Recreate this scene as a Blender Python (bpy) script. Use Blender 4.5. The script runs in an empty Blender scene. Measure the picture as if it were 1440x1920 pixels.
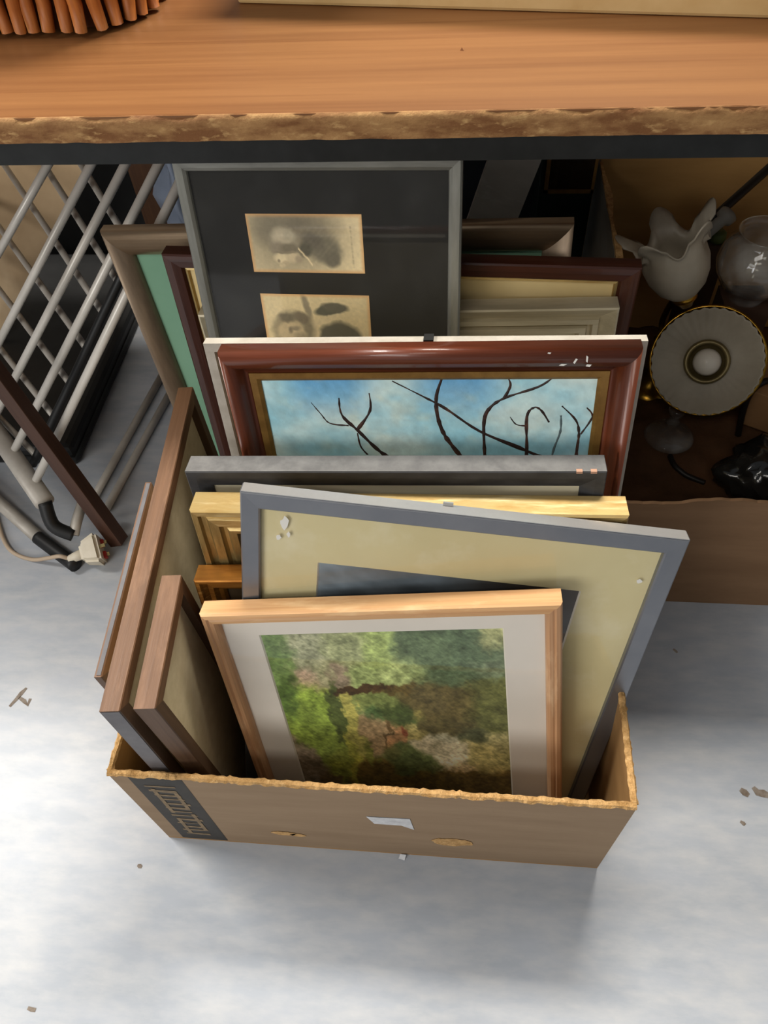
import bpy, bmesh, math, random
import numpy as np
from mathutils import Vector, Matrix
random.seed(7); RNG = np.random.default_rng(7)
SC = bpy.context.scene
COL = SC.collection
R = math.radians

# ------------------------------------------------------------------ camera
FPX, CAM_H = 1442.0, 1.08
def cam_axes(pitch=R(52), roll=R(-5), yaw=R(8.6)):
    F = Vector((0, math.cos(pitch), -math.sin(pitch))); X = Vector((1, 0, 0)); U = Vector((0, math.sin(pitch), math.cos(pitch)))
    c, s = math.cos(roll), math.sin(roll)
    Rv, Uv = X*c + U*s, U*c - X*s
    M = Matrix.Rotation(yaw, 3, 'Z')
    return M @ Rv, M @ Uv, M @ F
CR, CU, CF = cam_axes()
cd = bpy.data.cameras.new('camera'); cam = bpy.data.objects.new('camera', cd); COL.objects.link(cam)
cd.sensor_fit = 'HORIZONTAL'; cd.sensor_width = 36; cd.lens = 36*FPX/1440; cd.clip_start = 0.02
cam.matrix_world = Matrix(((CR.x, CU.x, -CF.x, 0), (CR.y, CU.y, -CF.y, 0), (CR.z, CU.z, -CF.z, CAM_H), (0, 0, 0, 1)))
SC.camera = cam
CP = Vector((0, 0, CAM_H))
def ray(x, y): return CF + CR*((x-720)/FPX) - CU*((y-960)/FPX)
def at_z(x, y, z): d = ray(x, y); return CP + d*((z-CAM_H)/d.z)
def at_y(x, y, Y): d = ray(x, y); return CP + d*(Y/d.y)

# ------------------------------------------------------------------ world, lamps, exposure
def lin(h):
    if isinstance(h, str):
        h = h.lstrip('#'); c = [int(h[i:i+2], 16)/255 for i in (0, 2, 4)]
    else: c = h
    return tuple(v/12.92 if v <= .04045 else ((v+.055)/1.055)**2.4 for v in c)
W = bpy.data.worlds.new('World'); SC.world = W; W.use_nodes = True
W.node_tree.nodes['Background'].inputs[0].default_value = (.90, .95, 1.0, 1)
W.node_tree.nodes['Background'].inputs[1].default_value = .175
def area(name, loc, size, power, color, aim=None):
    l = bpy.data.lights.new(name, 'AREA'); l.shape = 'RECTANGLE'; l.size, l.size_y = size; l.energy = power; l.color = color
    o = bpy.data.objects.new(name, l); COL.objects.link(o); o.location = loc
    if aim: o.rotation_euler = (Vector(aim)-Vector(loc)).to_track_quat('-Z', 'Y').to_euler()
    return o
area('ceiling_lamp', (-2.25, 1.10, 2.3), (1.2, .6), 92, (1.0, .96, .90), (-.3, .5, 0))
area('front_fill_light', (-1.9, -2.1, 1.65), (1.6, 1.2), 47, (1.0, .98, .95), (0, .5, .3))  # added fill from low front left, brightens the upright faces
area('ceiling_lamp', (-.7, -1.3, 2.65), (1.2, .5), 17, (1.0, .94, .85))
area('ceiling_lamp', (.25, 1.75, 2.7), (1.0, .5), 104, (1.0, .94, .85))
SC.view_settings.view_transform = 'Standard'; SC.view_settings.look = 'None'
SC.view_settings.gamma = 1; SC.view_settings.use_curve_mapping = False
SC.view_settings.exposure = 0.0

# ------------------------------------------------------------------ helpers: objects
def tag(o, label, cat, group=None, kind=None):
    if label: o['label'] = label
    if cat: o['category'] = cat
    if group: o['group'] = group
    if kind: o['kind'] = kind
    return o
def link(name, me, parent=None, mat=None, loc=None, rot=None):
    o = bpy.data.objects.new(name, me); COL.objects.link(o)
    if parent: o.parent = parent
    if loc is not None: o.location = loc
    if rot is not None: o.rotation_euler = rot
    if mat is not None and me is not None and not me.materials: me.materials.append(mat)
    return o
def mesh(name, vs, fs, mat, parent=None, smooth=False, loc=None, rot=None):
    me = bpy.data.meshes.new(name); me.from_pydata([tuple(v) for v in vs], [], fs)
    bm = bmesh.new(); bm.from_mesh(me); bmesh.ops.recalc_face_normals(bm, faces=bm.faces); bm.to_mesh(me); bm.free()
    if smooth:
        for p in me.polygons: p.use_smooth = True
    me.update()
    return link(name, me, parent, mat, loc, rot)
def empty(name, loc=(0, 0, 0), rz=0, mat=None):
    o = bpy.data.objects.new(name, None); COL.objects.link(o); o.empty_display_size = .05
    o.location = loc; o.rotation_euler = (0, 0, rz)
    if mat is not None: o.matrix_world = mat
    return o
def box_vf(x0, x1, y0, y1, z0, z1):
    v = [(x, y, z) for z in (z0, z1) for y in (y0, y1) for x in (x0, x1)]
    f = [(0, 1, 3, 2), (4, 5, 7, 6), (0, 1, 5, 4), (2, 3, 7, 6), (0, 2, 6, 4), (1, 3, 7, 5)]
    return v, f
def box(name, x0, x1, y0, y1, z0, z1, mat, parent=None, bevel=0, loc=None, rot=None):
    v, f = box_vf(x0, x1, y0, y1, z0, z1)
    o = mesh(name, v, f, mat, parent, loc=loc, rot=rot)
    if bevel:
        bm = bmesh.new(); bm.from_mesh(o.data)
        bmesh.ops.bevel(bm, geom=bm.edges[:], offset=bevel, segments=2, affect='EDGES', profile=.5)
        bm.to_mesh(o.data); bm.free()
    return o
def tube_vf(pts, r, n=12, cap=True, off=0, squash=1.0):
    pts = [Vector(p) for p in pts]; rs = r if isinstance(r, (list, tuple)) else [r]*len(pts)
    vs, fs = [], []; up = None
    for i, p in enumerate(pts):
        t = (pts[min(i+1, len(pts)-1)] - pts[max(i-1, 0)]).normalized()
        if up is None:
            up = Vector((0, 0, 1)) if abs(t.z) < .9 else Vector((1, 0, 0))
        a = t.cross(up).normalized(); b = a.cross(t).normalized(); up = b
        for k in range(n):
            w = 2*math.pi*k/n
            vs.append(p + a*(rs[i]*math.cos(w)) + b*(rs[i]*squash*math.sin(w)))
    for i in range(len(pts)-1):
        for k in range(n):
            fs.append((off+i*n+k, off+i*n+(k+1) % n, off+(i+1)*n+(k+1) % n, off+(i+1)*n+k))
    if cap:
        fs.append(tuple(off+k for k in range(n))); fs.append(tuple(off+(len(pts)-1)*n+k for k in range(n)))
    return vs, fs
def tube(name, pts, r, mat, parent=None, n=12, smooth=True, squash=1.0):
    v, f = tube_vf(pts, r, n, squash=squash)
    o = mesh(name, v, f, mat, parent, smooth=smooth)
    return o
def smooth_path(pts, n=6):
    pts = [Vector(p) for p in pts]; out = []
    for i in range(len(pts)-1):
        p0, p1, p2, p3 = pts[max(i-1, 0)], pts[i], pts[i+1], pts[min(i+2, len(pts)-1)]
        for k in range(n):
            t = k/n
            out.append(.5*((2*p1) + (p2-p0)*t + (2*p0-5*p1+4*p2-p3)*t*t + (3*p1-p0-3*p2+p3)*t**3))
    out.append(pts[-1]); return out
def lathe(name, prof, mat, parent=None, n=40, loc=None, rot=None, flute=0, nfl=24, warp=None, smooth=True):
    vs, fs = [], []; m = len(prof)
    for i, (r, z) in enumerate(prof):
        for k in range(n):
            w = 2*math.pi*k/n; rr, zz = r, z
            if flute: rr = r*(1 + flute*math.cos(nfl*w)*min(1, i/(m-1)*1.3))
            if warp: rr, zz = warp(rr, zz, w, i/(m-1))
            vs.append((rr*math.cos(w), rr*math.sin(w), zz))
    for i in range(m-1):
        for k in range(n):
            fs.append((i*n+k, i*n+(k+1) % n, (i+1)*n+(k+1) % n, (i+1)*n+k))
    return mesh(name, vs, fs, mat, parent, smooth=smooth, loc=loc, rot=rot)
def rot_to(d):                    # rotation taking +Z to d
    return Vector(d).to_track_quat('Z', 'Y').to_euler()

# ------------------------------------------------------------------ helpers: materials
def mat(name, col, rough=.6, metal=0.0, col2=None, scale=(8, 8, 8), detail=5, lo=.35, hi=.65, bump=0.0, bscale=None, coat=0.0, spec=.5,
        trans=0.0, ior=1.45, col3=None, scale3=None, lo3=.55, hi3=.7, rough2=None):
    m = bpy.data.materials.new(name); m.use_nodes = True
    nt = m.node_tree; N = nt.nodes; L = nt.links; b = N['Principled BSDF']
    c1 = lin(col)+(1,)
    b.inputs['Base Color'].default_value = c1; b.inputs['Roughness'].default_value = rough; b.inputs['Metallic'].default_value = metal
    b.inputs['Coat Weight'].default_value = coat; b.inputs['Specular IOR Level'].default_value = spec
    b.inputs['Transmission Weight'].default_value = trans; b.inputs['IOR'].default_value = ior
    tc = N.new('ShaderNodeTexCoord')
    def noise(sc, det=detail):
        mp = N.new('ShaderNodeMapping'); mp.inputs['Scale'].default_value = sc
        L.new(tc.outputs['Object'], mp.inputs['Vector'])
        nz = N.new('ShaderNodeTexNoise'); nz.inputs['Scale'].default_value = 1; nz.inputs['Detail'].default_value = det; nz.inputs['Roughness'].default_value = .62
        L.new(mp.outputs[0], nz.inputs['Vector']); return nz
    def ramp(fac, a, c):
        r = N.new('ShaderNodeMapRange'); r.inputs[1].default_value = a; r.inputs[2].default_value = c
        L.new(fac, r.inputs[0]); return r.outputs[0]
    src = None
    if col2 is not None:
        nz = noise(scale); mx = N.new('ShaderNodeMix'); mx.data_type = 'RGBA'
        mx.inputs[6].default_value = c1; mx.inputs[7].default_value = lin(col2)+(1,)
        f = ramp(nz.outputs[0], lo, hi); L.new(f, mx.inputs[0]); src = mx.outputs[2]
        if rough2 is not None:
            rr = N.new('ShaderNodeMapRange'); rr.inputs[3].default_value = rough; rr.inputs[4].default_value = rough2
            L.new(f, rr.inputs[0]); L.new(rr.outputs[0], b.inputs['Roughness'])
    if col3 is not None:
        nz3 = noise(scale3); mx3 = N.new('ShaderNodeMix'); mx3.data_type = 'RGBA'
        if src: L.new(src, mx3.inputs[6])
        else: mx3.inputs[6].default_value = c1
        mx3.inputs[7].default_value = lin(col3)+(1,)
        L.new(ramp(nz3.outputs[0], lo3, hi3), mx3.inputs[0]); src = mx3.outputs[2]
    if src: L.new(src, b.inputs['Base Color'])
    if bump:
        nb = noise(bscale or scale, 6); bp = N.new('ShaderNodeBump'); bp.inputs['Strength'].default_value = bump; bp.inputs['Distance'].default_value = .004
        L.new(nb.outputs[0], bp.inputs['Height']); L.new(bp.outputs[0], b.inputs['Normal'])
    return m
def wood(name, col, col2, rough=.5, along='x', coat=0.0, metal=0, freq=170, lo=.3, hi=.7, bump=.12, col3=None):
    s = {'x': (6, freq, freq), 'y': (freq, 6, freq), 'z': (freq, freq, 6)}[along]
    s3 = {'x': (9, 40, 40), 'y': (40, 9, 40), 'z': (40, 40, 9)}[along]
    return mat(name, col, rough, metal, col2, s, 5, lo, hi, bump, coat=coat, col3=col3, scale3=s3)
def attr_mat(name, rough=.6, bump=0.0):
    m = bpy.data.materials.new(name); m.use_nodes = True; nt = m.node_tree; b = nt.nodes['Principled BSDF']
    a = nt.nodes.new('ShaderNodeVertexColor'); a.layer_name = 'paint'
    nt.links.new(a.outputs[0], b.inputs['Base Color']); b.inputs['Roughness'].default_value = rough
    if bump:
        tc = nt.nodes.new('ShaderNodeTexCoord'); nz = nt.nodes.new('ShaderNodeTexNoise'); nz.inputs['Scale'].default_value = 320; nz.inputs['Detail'].default_value = 4
        nt.links.new(tc.outputs['Object'], nz.inputs['Vector'])
        bp = nt.nodes.new('ShaderNodeBump'); bp.inputs['Strength'].default_value = bump; bp.inputs['Distance'].default_value = .001
        nt.links.new(nz.outputs[0], bp.inputs['Height']); nt.links.new(bp.outputs[0], b.inputs['Normal'])
    return m
def pane_mat(name, tint=(1, 1, 1), rough=.03, film=.02, f0=.5):
    m = bpy.data.materials.new(name); m.use_nodes = True; nt = m.node_tree; N = nt.nodes; L = nt.links
    N.remove(N['Principled BSDF']); out = N['Material Output']
    t = N.new('ShaderNodeBsdfTransparent'); t.inputs[0].default_value = tint+(1,)
    d = N.new('ShaderNodeBsdfDiffuse'); d.inputs[0].default_value = (.75, .75, .72, 1)
    g = N.new('ShaderNodeBsdfGlossy'); g.inputs['Roughness'].default_value = rough
    lw_ = N.new('ShaderNodeLayerWeight'); lw_.inputs[0].default_value = .5
    fr = N.new('ShaderNodeMath'); fr.operation = 'POWER'; fr.inputs[1].default_value = 3.2; L.new(lw_.outputs['Facing'], fr.inputs[0])
    tc = N.new('ShaderNodeTexCoord'); nz = N.new('ShaderNodeTexNoise'); nz.inputs['Scale'].default_value = 22; nz.inputs['Detail'].default_value = 6
    L.new(tc.outputs['Object'], nz.inputs['Vector'])
    mr = N.new('ShaderNodeMapRange'); mr.inputs[1].default_value = .45; mr.inputs[2].default_value = .8; mr.inputs[3].default_value = film*.4; mr.inputs[4].default_value = film*2.2
    L.new(nz.outputs[0], mr.inputs[0])
    m1 = N.new('ShaderNodeMixShader'); L.new(mr.outputs[0], m1.inputs[0]); L.new(t.outputs[0], m1.inputs[1]); L.new(d.outputs[0], m1.inputs[2])
    mul = N.new('ShaderNodeMath'); mul.operation = 'MULTIPLY_ADD'; mul.inputs[1].default_value = f0; mul.inputs[2].default_value = .03; L.new(fr.outputs[0], mul.inputs[0])
    m2 = N.new('ShaderNodeMixShader'); L.new(mul.outputs[0], m2.inputs[0]); L.new(m1.outputs[0], m2.inputs[1]); L.new(g.outputs[0], m2.inputs[2])
    L.new(m2.outputs[0], out.inputs[0]); return m

# value noise for paint
def vnoise(x, y, seed=0):
    g = np.random.default_rng(seed).random((64, 64))
    xi, yi = np.floor(x).astype(int), np.floor(y).astype(int); fx, fy = x-xi, y-yi
    fx = fx*fx*(3-2*fx); fy = fy*fy*(3-2*fy)
    a = g[xi % 64, yi % 64]; b = g[(xi+1) % 64, yi % 64]; c = g[xi % 64, (yi+1) % 64]; d = g[(xi+1) % 64, (yi+1) % 64]
    return (a*(1-fx)+b*fx)*(1-fy)+(c*(1-fx)+d*fx)*fy
def fbm(x, y, seed=0, oct=4):
    s, a, t = 0, 1, 0
    for i in range(oct):
        s = s + a*vnoise(x*2**i, y*2**i, seed+i*13); t += a; a *= .55
    return s/t
def painted(name, w, h, nx, ny, fn, m, parent, z=0.0, x0=0.0, y0=0.0):
    """flat print: grid w x h, lower-left corner at (x0, y0, z); fn(s, t) with t downwards -> sRGB array"""
    S, T = np.meshgrid(np.linspace(0, 1, nx), np.linspace(0, 1, ny))
    col = np.clip(fn(S, T), 0, 1); col = np.where(col <= .04045, col/12.92, ((col+.055)/1.055)**2.4)
    vs = np.stack([x0+S*w, y0+(1-T)*h, np.full_like(S, z)], -1).reshape(-1, 3)
    idx = np.arange(nx*ny).reshape(ny, nx)
    fs = np.stack([idx[:-1, :-1], idx[1:, :-1], idx[1:, 1:], idx[:-1, 1:]], -1).reshape(-1, 4)
    me = bpy.data.meshes.new(name); me.from_pydata(vs.tolist(), [], fs.tolist())
    ca = me.color_attributes.new('paint', 'FLOAT_COLOR', 'POINT')
    ca.data.foreach_set('color', np.concatenate([col.reshape(-1, 3), np.ones((nx*ny, 1))], 1).astype(np.float32).ravel())
    me.update()
    return link(name, me, parent, m)

# ================================================================== THE SETTING
M_floor = mat('vinyl_floor', '#acb1b9', .42, 0, '#9fa5ad', (6, 19, 6), 10, .34, .72, .05, (60, 60, 60), col3='#bdbebf', scale3=(16, 44, 9), lo3=.4, hi3=.8, spec=.4)
fl = mesh('floor', [(-2.6, -1.6, 0), (2.6, -1.6, 0), (2.6, 1.9, 0), (-2.6, 1.9, 0), (-2.6, -1.6, -.05), (2.6, -1.6, -.05), (2.6, 1.9, -.05), (-2.6, 1.9, -.05)],
          [(0, 1, 2, 3), (7, 6, 5, 4), (0, 4, 5, 1), (1, 5, 6, 2), (2, 6, 7, 3), (3, 7, 4, 0)], M_floor)
tag(fl, 'mottled pale grey vinyl floor with faint streaks and scuffs', 'floor', kind='structure')
M_wall = mat('painted_wall', '#7d7568', .8, 0, '#6c655a', (2, 2, 2))
wb = box('wall_back', -2.6, 2.6, 1.9, 2.0, -.05, 2.75, M_wall); tag(wb, 'plain dull wall in the dark behind the table', 'wall', kind='structure')
M_scuff = mat('scuff', '#6b5d50', .8, 0, '#8d8378', (90, 90, 90))
def scuff(p, pts, wd):
    for seg in pts:
        path = [at_z(p[0]+x, p[1]+y, 0) for x, y in seg]; vs, fs = [], []
        for i, q in enumerate(path):
            a, b = path[max(i-1, 0)], path[min(i+1, len(path)-1)]; d = (b-a).normalized(); n = Vector((-d.y, d.x, 0))
            ww = wd*(.35+.65*math.sin(math.pi*(i+.6)/(len(path)+.2)))*(.8+.4*random.random())
            vs += [(q.x+n.x*ww, q.y+n.y*ww, .0004), (q.x-n.x*ww, q.y-n.y*ww, .0004)]
        fs = [(2*i, 2*i+1, 2*i+3, 2*i+2) for i in range(len(path)-1)]
        mesh('scuff_mark', vs, fs, M_scuff, fl)
scuff((0, 0), [[(18, 1325), (30, 1312), (40, 1300), (50, 1290)], [(36, 1308), (46, 1315), (52, 1322), (57, 1310)]], .0035)
scuff((0, 0), [[(1388, 1480), (1396, 1486), (1404, 1492)], [(1412, 1476), (1420, 1486), (1432, 1488), (1446, 1494)]], .005)
scuff((0, 0), [[(1388, 1540), (1394, 1544), (1397, 1547)], [(52, 1890), (60, 1893), (67, 1894)], [(258, 1622), (262, 1624), (266, 1626)], [(1262, 1217), (1266, 1220), (1270, 1224)]], .0025)

# ================================================================== TABLE
M_lam = mat('teak_laminate', '#875c35', .4, 0, '#714827', (1.6, 46, 20), 8, .3, .72, .02, col3='#6d4322', scale3=(1.0, 90, 20), lo3=.56, hi3=.72, spec=.45)
M_chip = mat('chipboard_edge', '#a37a4c', .85, 0, '#774d29', (22, 60, 60), 8, .40, .62, .3, (220, 320, 320), col3='#b8915e', scale3=(60, 150, 150), lo3=.56, hi3=.7)
M_steel = mat('black_steel', '#151615', .5, .3, '#1f201f', (30, 30, 30))
TZ, TY = .73, .757
tb = empty('trestle_table', (0, 1.1, 0)); tag(tb, 'long table with worn orange-brown wood laminate top and black steel rail', 'table')
def tbp(name, *a, **k): return box(name, a[0], a[1], a[2]-1.1, a[3]-1.1, *a[4:], parent=tb, **k)
tbp('tabletop', -1.95, 1.3, TY+.003, 1.42, .706, TZ, M_lam)  # left end carried out of view to keep lamp light off the floor below
# worn front edge: ragged band
nx, ny = 520, 7; vs, fs = [], []
for j in range(ny):
    for i in range(nx):
        x = -1.95+3.25*i/(nx-1); z = .7055+(TZ-.7052)*j/(ny-1)
        n1 = fbm(np.array(x*40+50.), np.array(j*1.7), 3); n2 = vnoise(np.array(x*9+40.), np.array(0.5), 5)
        dz = -(max(0, float(n1)-.55)*.02) if j == ny-1 else 0
        y = TY+.004*(float(n1)-.45) + (.003 if j == ny-1 else 0)
        vs.append((x, y-1.1, z+dz))
for j in range(ny-1):
    for i in range(nx-1): fs.append((j*nx+i, j*nx+i+1, (j+1)*nx+i+1, (j+1)*nx+i))
top = [(j) for j in range((ny-1)*nx, ny*nx)]; b0 = len(vs)
for i in range(nx): vs.append((-1.95+3.25*i/(nx-1), TY+.0035-1.1+.001, TZ+.0003))
for i in range(nx-1): fs.append((top[i], top[i+1], b0+i+1, b0+i))
mesh('edge_band', vs, fs, M_chip, tb, smooth=True)
tbp('rail', -1.95, 1.3, .764, .768, .679, .706, M_steel)
tbp('rail', -1.95, 1.3, .768, .790, .702, .706, M_steel)
tbp('rail', -1.95, 1.3, 1.38, 1.384, .679, .706, M_steel)
for x in (-1.9, 1.25):
    for y in (.775, 1.36): tbp('leg', x-.015, x+.015, y, y+.03, 0, .706, M_steel)
M_grit = mat('grit', '#7a4a26', .8)
g = at_z(866, 95, TZ); tag(mesh('crumb', [(g.x-.002, g.y, TZ), (g.x+.002, g.y-.001, TZ), (g.x+.001, g.y+.003, TZ), (g.x, g.y+.001, TZ+.003)], [(0, 1, 2), (0, 1, 3), (1, 2, 3), (2, 0, 3)], M_grit),
                           'tiny brown crumb lying on the bare table top', 'crumb')

# wicker basket on the table
M_wick = wood('wicker', '#bf7433', '#975324', .5, 'z', freq=120, col3='#d19a5c')
M_wickd = mat('wicker_gap_shade', '#5b331a', .8, 0, '#3b2010', (60, 60, 10))
bk = empty('wicker_basket', (-.70, 1.15, TZ)); tag(bk, 'orange-brown wicker basket standing on the table corner', 'basket')
def rrect(hx, hy, r, n):
    pts = []; segs = [(hx-r, hy-r, 0), (-hx+r, hy-r, 90), (-hx+r, -hy+r, 180), (hx-r, -hy+r, 270)]
    raw = []
    for cx, cy, a0 in segs:
        for k in range(9):
            a = R(a0+90*k/8); raw.append((cx+r*math.cos(a), cy+r*math.sin(a)))
    raw.append(raw[0]); L = [0]
    for a, b in zip(raw, raw[1:]): L.append(L[-1]+math.dist(a, b))
    for i in range(n):
        s = L[-1]*i/n; k = max(j for j in range(len(L)) if L[j] <= s); k = min(k, len(raw)-2); t = (s-L[k])/(L[k+1]-L[k]+1e-9)
        a, b = raw[k], raw[k+1]; pts.append((a[0]+(b[0]-a[0])*t, a[1]+(b[1]-a[1])*t))
    return pts
HX, HY, CRN = .318, .19, .075
NS = 96; ring = rrect(HX, HY, CRN, NS)
stakes = []
for v in range(5):
    rr = random.Random(v); pth = [(rr.uniform(-.003, .003), rr.uniform(-.002, .002), .20*k/6) for k in range(7)]
    pth[0] = (rr.uniform(-.006, .006), -.002, .0055)
    vv, ff = tube_vf(pth, [.0074, .0084, .0078, .0074, .007, .0066, .006], 8)
    me = bpy.data.meshes.new('stake'); me.from_pydata([tuple(q) for q in vv], [], ff); me.materials.append(M_wick)
    for p in me.polygons: p.use_smooth = True
    stakes.append(me)
for i, (x, y) in enumerate(ring):
    link('stake', stakes[i % 5], bk, None, (x*.985, y*.985, 0), (R(random.uniform(-2, 6))*(1 if y < 0 else -1), R(random.uniform(-9, 3)), random.uniform(0, 6)))
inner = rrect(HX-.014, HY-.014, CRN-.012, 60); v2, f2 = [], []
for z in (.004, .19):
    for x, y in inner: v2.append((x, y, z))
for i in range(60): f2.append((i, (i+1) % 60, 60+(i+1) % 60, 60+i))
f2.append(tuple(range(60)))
mesh('lining', v2, f2, M_wickd, bk)  # dark sheet behind the stakes stands in for the shade inside
for z, k in ((.07, 0), (.085, 1), (.15, 0), (.165, 1)):
    pts = [(x*(1.012 if (i+k) % 2 else .955), y*(1.02 if (i+k) % 2 else .935), z) for i, (x, y) in enumerate(rrect(HX, HY, CRN, NS*1))]
    tube('weaver', pts+[pts[0]], .005, M_wick, bk, 6)
pts = [(x, y, .2) for x, y in rrect(HX, HY, CRN, 60)]; tube('rim', pts+[pts[0], pts[1]], .012, M_wick, bk, 8)

# cream carton on the table
M_cream = mat('cream_carton', '#cfae78', .7, 0, '#c29e66', (14, 14, 14))
cc = empty('cream_carton', (-.284, 1.047, TZ), R(-8.4)); tag(cc, 'flat cream cardboard carton at the back of the table top', 'carton')
box('body', 0, .95, .0, .36, .0, .10, M_cream, cc, bevel=.004)
box('lid', -.003, .953, -.003, .363, .085, .125, M_cream, cc, bevel=.003)

# ================================================================== CARDBOARD BOX OF FRAMES
M_card = mat('cardboard', '#917a60', .85, 0, '#846d54', (5, 5, 30), 6, .3, .7, .05, (400, 20, 20))
M_cardin = mat('cardboard_inside', '#a27c4c', .85, 0, '#8e6a3e', (6, 6, 20))
M_rim = mat('torn_cardboard', '#d0a56c', .9, 0, '#ab824c', (90, 90, 90), 6, .4, .62, .8, (300, 300, 300), col3='#dcb47c', scale3=(160, 160, 160))
M_ink = mat('black_print', '#38342f', .7, 0, '#2c2926', (30, 30, 30)); M_inkl = mat('faded_print', '#8a7558', .8, 0, '#6a5a45', (120, 120, 120))
M_white = mat('white_tape', '#d5d5d6', .5, 0, '#b2b2b4', (60, 60, 60))
BX0, BX1, BY0, BY1, BH, TH = -.373, .197, .264, .731, .25, .004
b1 = empty('cardboard_box', ((BX0+BX1)/2, (BY0+BY1)/2, 0)); tag(b1, 'low brown open cardboard box packed with picture frames', 'box')
ox, oy = (BX0+BX1)/2, (BY0+BY1)/2
def rim_mesh(p, q, w, parent, seed, amp=.0022):
    p, q = Vector(p), Vector(q); n = int((q-p).length/.0035); d = (q-p).normalized(); s = Vector((-d.y, d.x, 0)).normalized(); vs, fs = [], []
    K = 6
    for i in range(n+1):
        c = p.lerp(q, i/n); rr = np.array(i*.35+seed*17.)
        j = (float(fbm(rr, np.array(3.3), seed))-.5)*2
        for k in range(K):
            a = 2*math.pi*k/K; rad = w*(1.0+.55*(float(vnoise(np.array(i*.9+seed), np.array(k*2.7), seed))-.4))
            vs.append(c + s*(rad*math.cos(a)) + Vector((0, 0, rad*.8*math.sin(a) + j*amp)))
    for i in range(n):
        for k in range(K): fs.append((i*K+k, i*K+(k+1) % K, (i+1)*K+(k+1) % K, (i+1)*K+k))
    return mesh('torn_rim', vs, fs, M_rim, parent, smooth=False)
def wall(name, x0, x1, y0, y1, h, seed, parent, ox, oy, m=M_card, rim=True, rw=.0038):
    o = box(name, x0-ox, x1-ox, y0-oy, y1-oy, .004, h, m, parent)
    if rim:
        if x1-x0 > y1-y0: rim_mesh((x0-ox, (y0+y1)/2-oy, h), (x1-ox, (y0+y1)/2-oy, h), rw, o, seed)
        else: rim_mesh(((x0+x1)/2-ox, y0-oy, h), ((x0+x1)/2-ox, y1-oy, h), rw, o, seed)
    return o
fw = wall('side_panel', BX0, BX1, BY0, BY0+TH, BH, 1, b1, ox, oy)
wall('side_panel', BX0, BX1, BY1-TH, BY1, BH, 2, b1, ox, oy)
wall('side_panel', BX0, BX0+TH, BY0+TH, BY1-TH, BH, 3, b1, ox, oy, M_cardin)
wall('side_panel', BX1-TH, BX1, BY0+TH, BY1-TH, BH, 4, b1, ox, oy, M_cardin)
box('bottom_panel', BX0-ox, BX1-ox, BY0-oy, BY1-oy, 0, .004, M_cardin, b1)
yf = BY0-oy-.0003
def decal(name, pts, m, parent=fw, y=yf):
    return mesh(name, [(x-ox, y, z) for x, z in pts]+[(x-ox, y+.0006, z) for x, z in pts], [tuple(range(len(pts))), tuple(range(2*len(pts)-1, len(pts)-1, -1))], m, parent)
decal('printed_block', [(-.352, .006), (-.290, .006), (-.290, .245), (-.352, .245)], M_ink)
rl = random.Random(4)
for i in range(13):      # illegible faded lettering across the printed block
    z = .030+i*.0155; xa = -.338+rl.uniform(-.003, .004); xb = -.305+rl.uniform(-.004, .003); t = rl.uniform(.0035, .0065)
    decal('printed_stroke', [(xa, z), (xb, z+rl.uniform(-.004, .004)), (xb, z+t), (xa, z+t)], M_inkl, y=yf-.0004)
for x0_, x1_, z0_, z1_ in ((-.336, -.331, .035, .10), (-.312, -.307, .05, .12), (-.336, -.331, .12, .21), (-.312, -.307, .14, .2)):
    decal('printed_stroke', [(x0_, z0_), (x1_, z0_), (x1_, z1_), (x0_, z1_)], M_inkl, y=yf-.0005)
decal('tape', [(-.092, .158), (-.041, .160), (-.037, .118), (-.052, .132), (-.084, .132)], M_white, y=yf-.0004)
def torn(cx, cz, a, b, seed):
    rr = random.Random(seed); pts = [(cx+a*math.cos(w)*rr.uniform(.85, 1.1), cz+b*math.sin(w)*rr.uniform(.75, 1.15)) for w in [2*math.pi*k/22 for k in range(22)]]
    decal('torn_patch', pts, M_rim, y=yf-.0004)
torn(.010, .076, .026, .016, 3); torn(-.205, .062, .016, .008, 5); torn(-.187, .058, .010, .006, 6)
mesh('paper_shred', [(-.06-ox, BY0-oy-.006, .001), (-.052-ox, BY0-oy-.008, .001), (-.05-ox, BY0-oy-.002, .006), (-.058-ox, BY0-oy-.001, .004)], [(0, 1, 2, 3)], M_white, b1)

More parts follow.
